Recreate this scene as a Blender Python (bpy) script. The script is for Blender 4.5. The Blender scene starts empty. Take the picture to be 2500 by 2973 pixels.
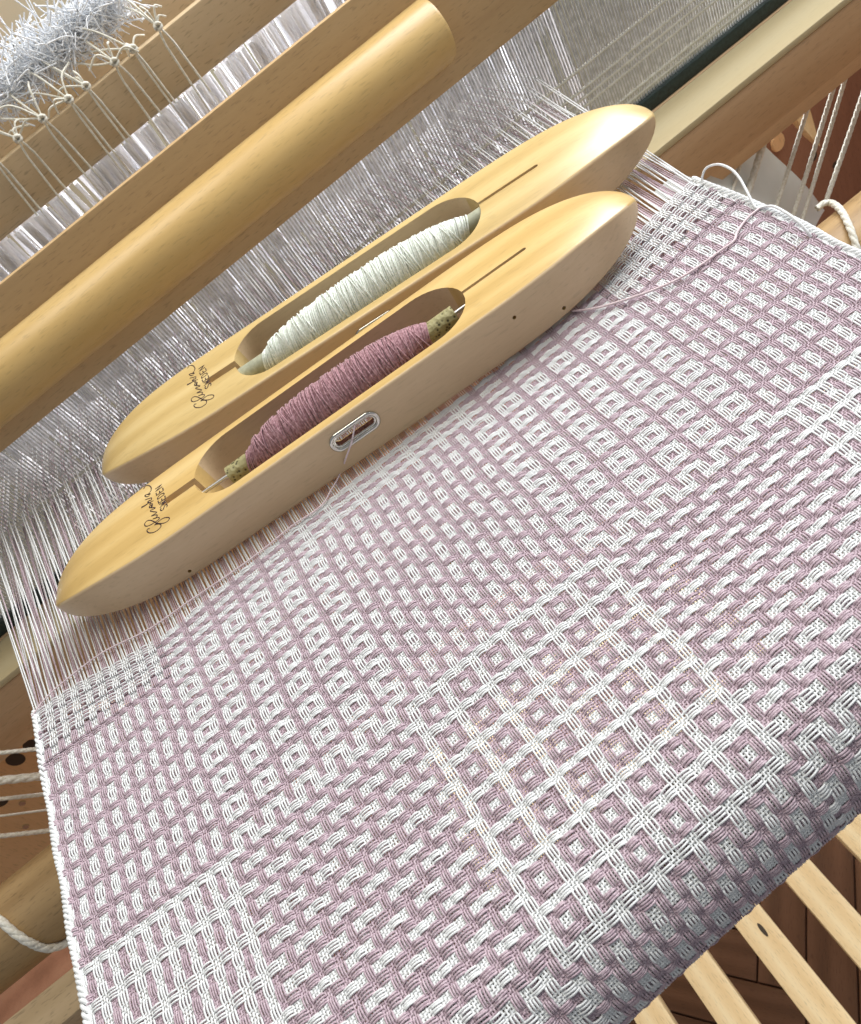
import bpy, bmesh, math, random
import numpy as np
from mathutils import Vector, Matrix, noise
random.seed(4); rng = np.random.default_rng(4)
sc = bpy.context.scene
COL = sc.collection
U = 0.0073            # metres per woven repeat (one white + one mauve thread group); all lengths below are in repeats

# ------------------------------------------------------------------ camera
CR = np.array([[0.7785801, -0.4071827, -0.4775094], [-0.6275076, -0.5134838, -0.5852936], [-0.0068719, 0.7553387, -0.6552986]])
CC = np.array([7.2255, -24.0365, 30.33])
FPX = 2200.0
cam_d = bpy.data.cameras.new('camera'); cam = bpy.data.objects.new('camera', cam_d); COL.objects.link(cam)
cam_d.sensor_fit = 'HORIZONTAL'; cam_d.sensor_width = 36; cam_d.lens = 36 * FPX / 2500
cam_d.clip_start = 0.005; cam_d.clip_end = 20
M = Matrix.Identity(4)
for i in range(3):
    M[i][0] = CR[0][i]; M[i][1] = -CR[1][i]; M[i][2] = -CR[2][i]; M[i][3] = CC[i] * U
cam.matrix_world = M
cam_d.dof.use_dof = True; cam_d.dof.focus_distance = 44 * U; cam_d.dof.aperture_fstop = 42
sc.camera = cam

# ------------------------------------------------------------------ light
world = bpy.data.worlds.new('World'); sc.world = world; world.use_nodes = True
world.node_tree.nodes['Background'].inputs[0].default_value = (0.93, 0.96, 1.0, 1)
world.node_tree.nodes['Background'].inputs[1].default_value = 0.30
def area(name, loc, target, sx, sy, power, col):
    d = bpy.data.lights.new(name, 'AREA'); d.shape = 'RECTANGLE'; d.size = sx * U; d.size_y = sy * U
    d.energy = power; d.color = col
    o = bpy.data.objects.new(name, d); COL.objects.link(o)
    o.location = Vector(loc) * U
    o.rotation_euler = (Vector(target) - Vector(loc)).to_track_quat('-Z', 'Y').to_euler()
    return o
area('window_light', (140, 78, 112), (5, 5, 0), 120, 105, 27.5, (0.97, 0.98, 1.0))
area('overhead_fill', (5, 48, 175), (5, 28, 0), 100, 80, 9.5, (1.0, 0.93, 0.80))  # added warm fill from overhead, stands for no known lamp
area('back_window_light', (15, 190, -10), (5, 60, 0), 130, 56, 32.0, (0.97, 0.98, 1.0))
sc.view_settings.view_transform = 'Standard'; sc.view_settings.look = 'None'
sc.view_settings.exposure = 0.0; sc.view_settings.gamma = 1.0

# ------------------------------------------------------------------ helpers
def tag(o, label=None, cat=None, group=None, kind=None):
    if label: o['label'] = label
    if cat: o['category'] = cat
    if group: o['group'] = group
    if kind: o['kind'] = kind
    return o
def empty(name, loc=(0, 0, 0), rot=(0, 0, 0)):
    o = bpy.data.objects.new(name, None); COL.objects.link(o)
    o.location = Vector(loc) * U; o.rotation_euler = rot; o.empty_display_size = 0.01
    return o
def meshobj(name, V, F, mat, parent=None, smooth=True, sharp=None):
    me = bpy.data.meshes.new(name)
    V = np.asarray(V, dtype=np.float32).reshape(-1, 3) * U
    F = np.asarray(F, dtype=np.int32)
    k = F.shape[1]
    me.vertices.add(len(V)); me.vertices.foreach_set('co', V.ravel())
    me.loops.add(F.size); me.loops.foreach_set('vertex_index', F.ravel())
    me.polygons.add(len(F)); me.polygons.foreach_set('loop_start', np.arange(0, F.size, k, dtype=np.int32))
    me.polygons.foreach_set('use_smooth', np.full(len(F), smooth))
    me.update(calc_edges=True)
    if sharp: me.set_sharp_from_angle(angle=sharp)
    me.materials.append(mat)
    o = bpy.data.objects.new(name, me); COL.objects.link(o)
    if parent: o.parent = parent
    return o
def bmobj(name, bm, mat, parent=None, sharp=0.6):
    me = bpy.data.meshes.new(name); bmesh.ops.recalc_face_normals(bm, faces=bm.faces)
    for f in bm.faces: f.smooth = True
    bm.to_mesh(me); bm.free(); me.set_sharp_from_angle(angle=sharp)
    me.materials.append(mat)
    o = bpy.data.objects.new(name, me); COL.objects.link(o)
    if parent: o.parent = parent
    return o
def box(name, lo, hi, mat, parent=None, bev=0.15, rot=None, seg=2):
    """box between two corners (repeat units), bevelled edges"""
    bm = bmesh.new(); bmesh.ops.create_cube(bm, size=1)
    lo = Vector(lo); hi = Vector(hi); c = (lo + hi) / 2; d = hi - lo
    for v in bm.verts: v.co = Vector((v.co.x * d.x, v.co.y * d.y, v.co.z * d.z))
    if bev: bmesh.ops.bevel(bm, geom=bm.edges[:], offset=bev, segments=seg, affect='EDGES', profile=0.6)
    if rot: bmesh.ops.rotate(bm, verts=bm.verts, cent=(0, 0, 0), matrix=rot)
    for v in bm.verts: v.co = (v.co + c) * U
    return bmobj(name, bm, mat, parent)
def tube_arrays(P, r, sides=6, flat=1.0, up=(0, 0, 1), closed=False):
    """P (n,m,3) paths, r scalar or (n,m): returns V (n,m,s,3), quad faces"""
    P = np.asarray(P, float)
    if P.ndim == 2: P = P[None]
    n, m, _ = P.shape
    T = np.gradient(P, axis=1) if not closed else (np.roll(P, -1, 1) - np.roll(P, 1, 1))
    T /= np.linalg.norm(T, axis=2, keepdims=True) + 1e-12
    upv = np.broadcast_to(np.asarray(up, float), P.shape)
    S = np.cross(T, upv); L = np.linalg.norm(S, axis=2, keepdims=True)
    alt = np.cross(T, np.broadcast_to(np.array([0.3, 1, 0.1]), P.shape)); S = np.where(L > 0.05, S, alt)
    S /= np.linalg.norm(S, axis=2, keepdims=True) + 1e-12
    N = np.cross(S, T)
    r = np.broadcast_to(np.asarray(r, float), (n, m))[..., None, None]
    a = np.arange(sides) * 2 * np.pi / sides + np.pi / sides
    V = P[:, :, None, :] + r * (np.cos(a)[None, None, :, None] * S[:, :, None, :] + flat * np.sin(a)[None, None, :, None] * N[:, :, None, :])
    mm = m if closed else m - 1
    i = np.arange(n)[:, None, None] * m * sides; j = np.arange(mm)[None, :, None]; k = np.arange(sides)[None, None, :]
    j2 = (j + 1) % m; k2 = (k + 1) % sides
    F = np.stack([i + j * sides + k, i + j * sides + k2, i + j2 * sides + k2, i + j2 * sides + k], -1).reshape(-1, 4)
    return V.reshape(-1, 3), F
def tube(name, P, r, mat, parent=None, sides=8, flat=1.0, caps=True, closed=False, **k):
    V, F = tube_arrays(P, r, sides, flat, closed=closed, **k)
    return meshobj(name, V, F, mat, parent)
def join_arrays(L):
    Vs, Fs, o = [], [], 0
    for V, F in L: Vs.append(V); Fs.append(F + o); o += len(V)
    return np.concatenate(Vs), np.concatenate(Fs)
def spline(pts, n=8):
    """Catmull-Rom through 3D points"""
    p = np.array(pts, float); p = np.vstack([2 * p[0] - p[1], p, 2 * p[-1] - p[-2]]); out = []
    for i in range(1, len(p) - 2):
        for t in np.arange(n) / n:
            a, b, c, d = p[i - 1], p[i], p[i + 1], p[i + 2]
            out.append(0.5 * ((2 * b) + (c - a) * t + (2 * a - 5 * b + 4 * c - d) * t * t + (3 * b - a - 3 * c + d) * t ** 3))
    out.append(p[-2]); return np.array(out)
def sstep(a, b, x): t = np.clip((x - a) / (b - a), 0, 1); return t * t * (3 - 2 * t)

# ------------------------------------------------------------------ materials
def newmat(name, rough=0.5, spec=0.4):
    m = bpy.data.materials.new(name); m.use_nodes = True
    b = m.node_tree.nodes['Principled BSDF']; b.inputs['Roughness'].default_value = rough
    b.inputs['Specular IOR Level'].default_value = spec
    return m, m.node_tree, b
def N(nt, t, **kw):
    n = nt.nodes.new(t)
    for k, v in kw.items(): setattr(n, k, v)
    return n
def ramp(nt, stops):
    r = N(nt, 'ShaderNodeValToRGB'); e = r.color_ramp.elements
    e[0].position, e[0].color = stops[0][0], (*stops[0][1], 1)
    e[1].position, e[1].color = stops[-1][0], (*stops[-1][1], 1)
    for p, c in stops[1:-1]:
        x = e.new(p); x.color = (*c, 1)
    return r
def wood(name, dark, mid, light, axis=0, rough=0.42, rings=1.0, fleck=0.5, coord='Object', seed=0.0, coat=0.0, figure=0.3):
    """grain along the given axis of the object's coordinates"""
    m, nt, b = newmat(name, rough, 0.35); L = nt.links
    tc = N(nt, 'ShaderNodeTexCoord'); mp = N(nt, 'ShaderNodeMapping'); s = [1, 1, 1]
    k = 1 / U * 0.1
    s = [k * 1.0] * 3; s[axis] = k * 0.09
    mp.inputs['Scale'].default_value = s; mp.inputs['Location'].default_value = (seed, seed * 2.3, seed * 1.7)
    L.new(tc.outputs[coord], mp.inputs[0])
    n1 = N(nt, 'ShaderNodeTexNoise'); n1.inputs['Scale'].default_value = 1.6 * rings; n1.inputs['Detail'].default_value = 4; n1.inputs['Roughness'].default_value = 0.55; n1.inputs['Distortion'].default_value = figure
    n2 = N(nt, 'ShaderNodeTexNoise'); n2.inputs['Scale'].default_value = 26 * rings; n2.inputs['Detail'].default_value = 3
    L.new(mp.outputs[0], n1.inputs[0]); L.new(mp.outputs[0], n2.inputs[0])
    w = N(nt, 'ShaderNodeTexWave'); w.wave_type = 'BANDS'; w.bands_direction = 'Y' if axis != 1 else 'X'
    w.inputs['Scale'].default_value = 1.1 * rings; w.inputs['Distortion'].default_value = 5; w.inputs['Detail'].default_value = 2; w.inputs['Detail Scale'].default_value = 0.8
    L.new(mp.outputs[0], w.inputs[0])
    mx = N(nt, 'ShaderNodeMix'); mx.data_type = 'FLOAT'; mx.inputs[0].default_value = 0.28; L.new(n1.outputs['Fac'], mx.inputs[2]); L.new(w.outputs['Fac'], mx.inputs[3])
    mx2 = N(nt, 'ShaderNodeMix'); mx2.data_type = 'FLOAT'; mx2.inputs[0].default_value = 0.22; L.new(mx.outputs[0], mx2.inputs[2]); L.new(n2.outputs['Fac'], mx2.inputs[3])
    r = ramp(nt, [(0.25, dark), (0.5, mid), (0.74, light)]); L.new(mx2.outputs[0], r.inputs[0])
    # short dark medullary flecks of beech
    mp2 = N(nt, 'ShaderNodeMapping'); s2 = [k * 60.0] * 3; s2[axis] = k * 9.0; mp2.inputs['Scale'].default_value = s2
    L.new(tc.outputs[coord], mp2.inputs[0])
    v = N(nt, 'ShaderNodeTexNoise'); v.inputs['Scale'].default_value = 1.0; v.inputs['Detail'].default_value = 1
    L.new(mp2.outputs[0], v.inputs[0])
    rf = N(nt, 'ShaderNodeMapRange'); rf.inputs[1].default_value = 0.28; rf.inputs[2].default_value = 0.42; rf.inputs[3].default_value = 1 - fleck; rf.inputs[4].default_value = 1
    L.new(v.outputs['Fac'], rf.inputs[0])
    mu = N(nt, 'ShaderNodeMix'); mu.data_type = 'RGBA'; mu.blend_type = 'MULTIPLY'; mu.inputs[0].default_value = 1
    L.new(r.outputs[0], mu.inputs[6]); L.new(rf.outputs[0], mu.inputs[7]); L.new(mu.outputs[2], b.inputs['Base Color'])
    bp = N(nt, 'ShaderNodeBump'); bp.inputs['Strength'].default_value = 0.12; bp.inputs['Distance'].default_value = 0.0002
    L.new(n2.outputs['Fac'], bp.inputs['Height']); L.new(bp.outputs[0], b.inputs['Normal'])
    b.inputs['Coat Weight'].default_value = coat; b.inputs['Coat Roughness'].default_value = 0.3
    return m
def yarn(name, c0, c1, rough=0.75, scale=1.0, sheen=0.3, trans=0.0):
    m, nt, b = newmat(name, rough, 0.25); L = nt.links
    tc = N(nt, 'ShaderNodeTexCoord')
    n = N(nt, 'ShaderNodeTexNoise'); n.inputs['Scale'].default_value = 1100 * scale; n.inputs['Detail'].default_value = 2
    L.new(tc.outputs['Object'], n.inputs[0])
    r = ramp(nt, [(0.36, c0), (0.64, c1)]); L.new(n.outputs['Fac'], r.inputs[0]); L.new(r.outputs[0], b.inputs['Base Color'])
    b.inputs['Sheen Weight'].default_value = sheen; b.inputs['Sheen Roughness'].default_value = 0.4
    bp = N(nt, 'ShaderNodeBump'); bp.inputs['Strength'].default_value = 0.15; bp.inputs['Distance'].default_value = 0.0002
    L.new(n.outputs['Fac'], bp.inputs['Height']); L.new(bp.outputs[0], b.inputs['Normal'])
    return m
def plain(name, col, rough=0.5, metal=0.0, var=0.08, scale=60, spec=0.4):
    m, nt, b = newmat(name, rough, spec); L = nt.links
    tc = N(nt, 'ShaderNodeTexCoord'); n = N(nt, 'ShaderNodeTexNoise'); n.inputs['Scale'].default_value = scale; n.inputs['Detail'].default_value = 3
    L.new(tc.outputs['Object'], n.inputs[0])
    c = np.array(col); r = ramp(nt, [(0.3, tuple(c * (1 - var))), (0.7, tuple(np.minimum(c * (1 + var), 1)))])
    L.new(n.outputs['Fac'], r.inputs[0]); L.new(r.outputs[0], b.inputs['Base Color']); b.inputs['Metallic'].default_value = metal
    return m
M_maple = wood('maple_shuttle', (0.52, 0.34, 0.115), (0.64, 0.44, 0.17), (0.73, 0.54, 0.25), 0, 0.32, 1.0, 0.10, seed=1.3, coat=0.5, figure=0.8)
M_mapleside = wood('maple_side_bounce', (0.56, 0.40, 0.235), (0.65, 0.48, 0.29), (0.72, 0.55, 0.35), 0, 0.42, 1.6, 0.1, seed=4.3, coat=0.15, figure=0.3)  # side grain, with light bounced off the cloth painted into its tint
M_maple2 = wood('maple_shuttle_back', (0.50, 0.345, 0.13), (0.62, 0.45, 0.19), (0.71, 0.55, 0.27), 0, 0.32, 1.0, 0.10, seed=5.1, coat=0.5, figure=0.8)
M_beech = wood('beech_board', (0.44, 0.29, 0.145), (0.54, 0.37, 0.19), (0.62, 0.45, 0.25), 0, 0.5, 1.0, 0.22, seed=2.0)
M_grip = wood('beech_grip', (0.54, 0.355, 0.13), (0.63, 0.435, 0.175), (0.70, 0.51, 0.235), 0, 0.38, 0.8, 0.16, seed=7.0, coat=0.2)
M_bar = wood('beech_bar', (0.46, 0.34, 0.20), (0.53, 0.40, 0.245), (0.60, 0.47, 0.30), 0, 0.55, 1.0, 0.3, seed=3.3)
M_rail = wood('beech_rail', (0.50, 0.31, 0.16), (0.60, 0.40, 0.23), (0.72, 0.52, 0.31), 0, 0.5, 0.6, 0.15, seed=9.2, figure=1.5)
M_railtoplit = wood('beech_rail_toplit', (0.50, 0.41, 0.23), (0.56, 0.47, 0.28), (0.60, 0.52, 0.33), 0, 0.45, 0.6, 0.08, seed=2.2)  # rail wood with the light from above put into a creamier colour
M_beam = wood('beam_wood', (0.28, 0.17, 0.07), (0.40, 0.26, 0.12), (0.50, 0.34, 0.17), 0, 0.5, 1.0, 0.3, seed=4.4)
M_treadle = wood('treadle_pine', (0.78, 0.54, 0.26), (0.88, 0.66, 0.36), (0.94, 0.76, 0.46), 1, 0.45, 1.2, 0.2, seed=6.1)
M_panel = wood('panel_wood', (0.66, 0.38, 0.17), (0.80, 0.50, 0.25), (0.88, 0.60, 0.33), 2, 0.5, 0.5, 0.25, seed=8.1)
M_redwood = wood('frame_wood', (0.20, 0.085, 0.045), (0.28, 0.125, 0.07), (0.34, 0.165, 0.095), 2, 0.5, 0.4, 0.25, seed=2.7)
M_floor = wood('parquet_block', (0.08, 0.036, 0.017), (0.12, 0.055, 0.026), (0.165, 0.078, 0.04), 0, 0.35, 0.8, 0.3, seed=3.9)
M_white = yarn('white_linen', (0.79, 0.82, 0.83), (0.90, 0.92, 0.93))
M_mauve = yarn('mauve_linen', (0.46, 0.345, 0.405), (0.67, 0.55, 0.61))
M_cord = yarn('cream_cord', (0.68, 0.66, 0.56), (0.84, 0.83, 0.76), scale=0.5)
M_tuft = yarn('white_cotton_tuft', (0.78, 0.82, 0.88), (0.93, 0.95, 0.98), scale=0.5)
M_heddle = plain('heddle_white', (0.84, 0.85, 0.88), 0.35, var=0.05, scale=300)
def add_translucent(m, fac, c=(0.95, 0.95, 0.97, 1)):
    nt = m.node_tree; b = nt.nodes['Principled BSDF']; out = nt.nodes['Material Output']
    t = nt.nodes.new('ShaderNodeBsdfTranslucent'); t.inputs[0].default_value = c
    mx = nt.nodes.new('ShaderNodeMixShader'); mx.inputs[0].default_value = fac
    nt.links.new(b.outputs[0], mx.inputs[1]); nt.links.new(t.outputs[0], mx.inputs[2]); nt.links.new(mx.outputs[0], out.inputs[0])
add_translucent(M_heddle, 0.55)
add_translucent(M_white, 0.15); add_translucent(M_mauve, 0.15, (0.66, 0.53, 0.60, 1))
M_steel = plain('reed_steel', (0.62, 0.62, 0.62), 0.28, 1.0, 0.1, 200)
M_reed = plain('reed_wire_steel', (0.62, 0.62, 0.61), 0.36, 0.7, 0.25, 250)
M_ink = plain('burnt_ink', (0.035, 0.016, 0.02), 0.6)
M_dark = plain('dark_binding', (0.02, 0.035, 0.032), 0.45, var=0.4, scale=400)
M_tubew = plain('quill_card_white', (0.36, 0.37, 0.27), 0.55, var=0.15, scale=400)
M_chrome = plain('polished_metal', (0.62, 0.61, 0.56), 0.12, 1.0, 0.03)
M_hole = plain('drill_hole', (0.06, 0.04, 0.025), 0.8)
M_wall = plain('plaster_wall', (0.40, 0.41, 0.31), 0.9, var=0.05, scale=6)
M_orange = plain('orange_wood', (0.75, 0.25, 0.07), 0.6)

# quill card with punched dimples
def quill_mat():
    m, nt, b = newmat('quill_card_dimpled', 0.55, 0.3); L = nt.links
    tc = N(nt, 'ShaderNodeTexCoord'); v = N(nt, 'ShaderNodeTexVoronoi'); v.inputs['Scale'].default_value = 420
    L.new(tc.outputs['Object'], v.inputs[0])
    r = ramp(nt, [(0.16, (0.05, 0.045, 0.02)), (0.36, (0.33, 0.30, 0.15))]); L.new(v.outputs['Distance'], r.inputs[0]); L.new(r.outputs[0], b.inputs['Base Color'])
    bp = N(nt, 'ShaderNodeBump'); bp.inputs['Distance'].default_value = 0.0006; L.new(v.outputs['Distance'], bp.inputs['Height']); L.new(bp.outputs[0], b.inputs['Normal'])
    return m
M_quill = quill_mat()
def sheet_mat():
    m, nt, b = newmat('frosted_plastic', 0.35, 0.3); L = nt.links
    tc = N(nt, 'ShaderNodeTexCoord'); n = N(nt, 'ShaderNodeTexNoise'); n.inputs['Scale'].default_value = 22; n.inputs['Detail'].default_value = 3
    L.new(tc.outputs['Object'], n.inputs[0])
    r = ramp(nt, [(0.3, (0.80, 0.84, 0.80)), (0.7, (0.92, 0.94, 0.92))]); L.new(n.outputs['Fac'], r.inputs[0]); L.new(r.outputs[0], b.inputs['Base Color'])
    b.inputs['Alpha'].default_value = 0.86
    return m
M_sheet = sheet_mat()

# ------------------------------------------------------------------ the woven cloth
def fW(r, c):   # does the white weft row r pass over the mauve warp column c+.5 ?
    xc = c + 0.5
    if xc > 6: c = 11 - c; xc = c + 0.5
    if r < -14: r = -14 - r
    K = 1 if xc < -11.5 else (2 if xc <= -0.5 else 3); Rr = 3 if r <= 0 else (2 if r <= 15 else 1)
    if Rr == 3: return (r % 2 == 0) if K in (1, 3) else ((r + c) % 2 == 0)
    if Rr == 2: return (c % 2 == 1) if K == 2 else False
    return (c % 2 == 1) if K == 2 else True
def fM(j, x):   # does the white warp column x pass over the mauve weft row j+.5 ?
    if x > 6: x = 12 - x
    if j < -14: j = -15 - j
    K = 1 if x <= -12 else (2 if x <= -1 else 3)
    if -14 <= j <= -1: return True if K == 1 else (False if K == 2 else x % 2 == 0)
    if 0 <= j <= 14: return (j % 2 == 1) if K == 1 else ((j % 2 == 0) if K == 2 else (x + j) % 2 == 1)
    return True if K == 1 else (False if K == 2 else x % 2 == 0)
XW = list(range(-21, 34)); YW = list(range(-22, 19))
RB, Y0B = 3.3, -11.6     # breast beam radius and where the cloth starts to bend
def mapXY(x, y):
    X = x + 0.5464 * (x - 6) * y / 100 + 0.194 * (x - 6) ** 3 / 1e4
    Y = 0.9574 * (y + 0.3047 * y * y / 100)
    e = sstep(16, 26.5, np.abs(x - 6)); Y = Y + 2.3 * e * sstep(12.0, 18.5, y)
    Y = Y + 0.10 * np.sin(x * 0.21 + 1) * sstep(-14, 0, y)
    Y = Y + 0.035 * np.sin(y * 2.3 + 0.35 * x) + 0.03 * np.sin(y * 5.9 + 0.11 * x) + 0.02 * np.sin(x * 3.1 - y * 0.7)
    X = X + 0.03 * np.sin(x * 2.7 + 0.3 * y) + 0.04 * np.sin(y * 0.9 + x * 0.15)
    Y = Y + (0.06 * (x - 6) - 0.15) * (1 - sstep(-12, 1, y))
    return X, Y
def bend(X, Y, Z):
    """wrap the flat cloth over the round breast beam"""
    Y0 = Y0B + 0.06 * (X - 6); s = Y0 - Y; th = np.clip(s / RB, 0, 1.9); ex = np.maximum(s - 1.9 * RB, 0)
    Yb = Y0 - (RB + Z) * np.sin(th) - ex * np.cos(1.9)
    Zb = -RB + (RB + Z) * np.cos(th) - ex * np.sin(1.9)
    return X, np.where(s > 0, Yb, Y), np.where(s > 0, Zb, Z)
def sag(X, Y):       # soft undulation of the stretched cloth
    return 0.10 * np.sin(X * 0.17 + Y * 0.12) + 0.07 * np.sin(Y * 0.31 - X * 0.05)
off4 = (np.arange(4) - 1.5) * 0.125
wx, wg, wcol = [], [], []        # warp ends: offset from the group, group centre, colour 1 = white
for x in XW:
    edge = x in (-21, 33)
    if not edge or x == -21:
        pass
    gx = x if not edge else (-20.86 if x == -21 else 32.86)
    for o in off4: wx.append(o * (0.55 if edge else 1)); wg.append(gx); wcol.append((1, x))
    if x < 33:
        for o in off4: wx.append(o); wg.append(x + 0.5); wcol.append((0, x))
px, pg, pcol = [], [], []
for y in YW:
    for o in off4: px.append(o); pg.append(y); pcol.append((1, y))
    for o in off4:
        if y < YW[-1]: px.append(o); pg.append(y + 0.5); pcol.append((0, y))
wx = np.array(wx); wg = np.array(wg, float); px = np.array(px); pg = np.array(pg, float)
wc = np.array([c for c, _ in wcol]); wi = np.array([i for _, i in wcol]); pc = np.array([c for c, _ in pcol]); pi_ = np.array([i for _, i in pcol])
NX, NY = len(wx), len(px)
o_w = np.argsort(wg + wx, kind='stable'); 
FWt = {(r, c): fW(r, c) for r in YW for c in XW}; FMt = {(j, x): fM(j, x) for j in YW for x in XW}
sgn = np.zeros((NX, NY)); amp = np.zeros((NX, NY)); flo = np.zeros((NX, NY), int); low = np.zeros((NX, NY))
hwid = 0.036; Hf = 0.066
for a in range(NX):
    for b in range(NY):
        if wc[a] == pc[b]:
            sgn[a, b] = 1 if (a + b) % 2 else -1; amp[a, b] = hwid
        elif wc[a] == 1:
            edge = wi[a] in (-21, 33)
            t = FMt[(pi_[b], wi[a])] if not edge else ((pi_[b] * 3 + b // 4) % 2 == 0)
            sgn[a, b] = 1 if t else -1; amp[a, b] = Hf; flo[a, b] = 1
        else:
            t = not FWt[(pi_[b], wi[a])]; sgn[a, b] = 1 if t else -1; amp[a, b] = Hf; flo[a, b] = 1
xg = wg[:, None]; yg = pg[None, :]
dense = (yg > 14.6) & (np.abs(xg - 6) > 17.4)
spread_y = np.where(dense & (pc[None, :] == 1), 1.85, np.where(pc[None, :] == 1, 1.12, 1.04))
isflw = (flo == 1) & (sgn < 0)     # weft floats on top
spread_y = np.where(isflw & ~dense, spread_y * np.where(pc[None, :] == 1, 0.94, 0.94), spread_y)
spread_x = np.where(wc[:, None] == 1, 1.16, 1.02)
isfla = (flo == 1) & (sgn > 0)
spread_x = np.where(isfla & (wc[:, None] == 1), 1.3, spread_x)
def smooth(A, ax, k):
    for _ in range(k): A = (np.roll(A, 1, ax) + 2 * A + np.roll(A, -1, ax)) / 4
    return A
spread_y = smooth(spread_y, 0, 1); spread_x = smooth(spread_x, 1, 1)
wob_w = np.array([[noise.noise(Vector((a * 3.7, b * 0.13, 0.5))) for b in range(NY)] for a in range(NX)]) * 0.03
wob_p = np.array([[noise.noise(Vector((a * 0.13, b * 3.7, 9.5))) for b in range(NY)] for a in range(NX)]) * 0.042
xi = xg + wx[:, None] * spread_x + wob_w
yi = yg + px[None, :] * spread_y + wob_p
base = np.where(dense, np.where((wc[:, None] == 0) & (pc[None, :] == 0), -0.16, 0.0), 0.0)
base = base - 0.035 * ((wc[:, None] == 0) & (pc[None, :] == 0))
XX, YY = mapXY(xi, yi); SG = sag(XX, YY)
mid = np.where(np.abs(np.abs(px)[None, :]) < 0.1, 1.0, 0.0); midw = np.where(np.abs(wx)[:, None] < 0.1, 1.0, 0.0)
Zwarp = SG + base + sgn * amp * np.where((flo == 1) & (sgn > 0), 0.9 + 0.2 * mid, 1.0)
Zweft = SG + base - sgn * amp * np.where((flo == 1) & (sgn < 0), 1.0 + 0.45 * midw, 1.0)
cloth = empty('woven_cloth', (6, 0, 0)); tag(cloth, 'white and mauve checked cloth stretched on the loom, its warp running to the reed', 'cloth')
def put(o, par):       # parent keeping the mesh in world coordinates
    o.parent = par; o.matrix_parent_inverse = Matrix.Translation(-par.location) if not par.rotation_euler.to_matrix().is_identity is False else par.matrix_basis.inverted()
    return o
def adopt(par, *os):
    for o in os: o.parent = par; o.matrix_parent_inverse = par.matrix_basis.inverted()
# wefts
for colr, nm, mat, rr in ((1, 'white_weft', M_white, 0.056), (0, 'mauve_weft', M_mauve, 0.056)):
    k = np.where(pc == colr)[0]
    P = np.stack(bend(XX[:, k].T, YY[:, k].T, Zweft[:, k].T), -1)
    nrm = np.zeros_like(P); s = np.clip((Y0B + 0.06 * (XX[:, k].T - 6) - YY[:, k].T) / RB, 0, 1.9); nrm[..., 1] = -np.sin(s); nrm[..., 2] = np.cos(s)
    V, F = tube_arrays(P, rr, 4, 0.75, up=nrm); o = meshobj(nm, V, F, mat); tag(o, kind='stuff'); adopt(cloth, o)
# warps, with their unwoven part up to and through the reed
yr = 54.0
def fellx(x): return 6 + (x - 6) * 1.389
for colr, nm, mat, rr in ((1, 'white_warp', M_white, 0.058), (0, 'mauve_warp', M_mauve, 0.054)):
    k = np.where(wc == colr)[0]
    P = np.stack(bend(XX[k], YY[k], Zwarp[k]), -1)
    nrm = np.zeros_like(P); s = np.clip((Y0B + 0.06 * (XX[k] - 6) - YY[k]) / RB, 0, 1.9); nrm[..., 1] = -np.sin(s); nrm[..., 2] = np.cos(s)
    ends = P[:, -1]; xe = ends[:, 0]; n = len(k)
    xr = fellx((wg + wx)[k])
    upper = np.array([(i % 4) in (0, 2) for i in range(n)]) if colr == 1 else np.array([(i % 8) == 0 for i in range(n)])
    zr = np.where(upper, 0.15, -2.3) + rng.normal(0, 0.12, n) - (0.0 if colr else 0.4)
    ext = []
    for t in (0.06, 0.2, 0.4, 0.6, 0.8, 0.93, 1.0, 1.12, 1.4):
        tt = min(t, 1.0); X = xe + (xr - xe) * tt; Y = ends[:, 1] + (yr - ends[:, 1]) * t
        Z = ends[:, 2] * (1 - tt) + zr * tt + np.where(t > 1, (t - 1) * zr * 0.3, 0); ext.append(np.stack([X, Y, Z], -1))
    E = np.stack(ext, 1); P = np.concatenate([P, E], 1); nrm = np.concatenate([nrm, np.broadcast_to([0, 0, 1.0], E.shape)], 1)
    V, F = tube_arrays(P, rr, 4, 0.8, up=nrm); o = meshobj(nm, V, F, mat); tag(o, kind='stuff'); adopt(cloth, o)
# selvedge binding loops along both edges
loops = []
for xs, sd in ((-20.86, -1), (32.86, 1)):
    y = np.arange(-20, 18.6, 0.06); 
    for ph in (0, 2.1, 4.2):
        a = y * 2 * math.pi / 1.0 + ph
        x_ = xs + sd * 0.20 + 0.13 * np.cos(a) + 0.03 * np.sin(y * 5.1 + ph); X, Y = mapXY(x_, y)
        Z = sag(X, Y) + 0.10 * np.sin(a); loops.append(tube_arrays(np.stack(bend(X, Y, Z), -1), 0.125, 5))
V, F = join_arrays(loops); o = meshobj('selvedge', V, F, M_white); tag(o, kind='stuff'); adopt(cloth, o)

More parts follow.
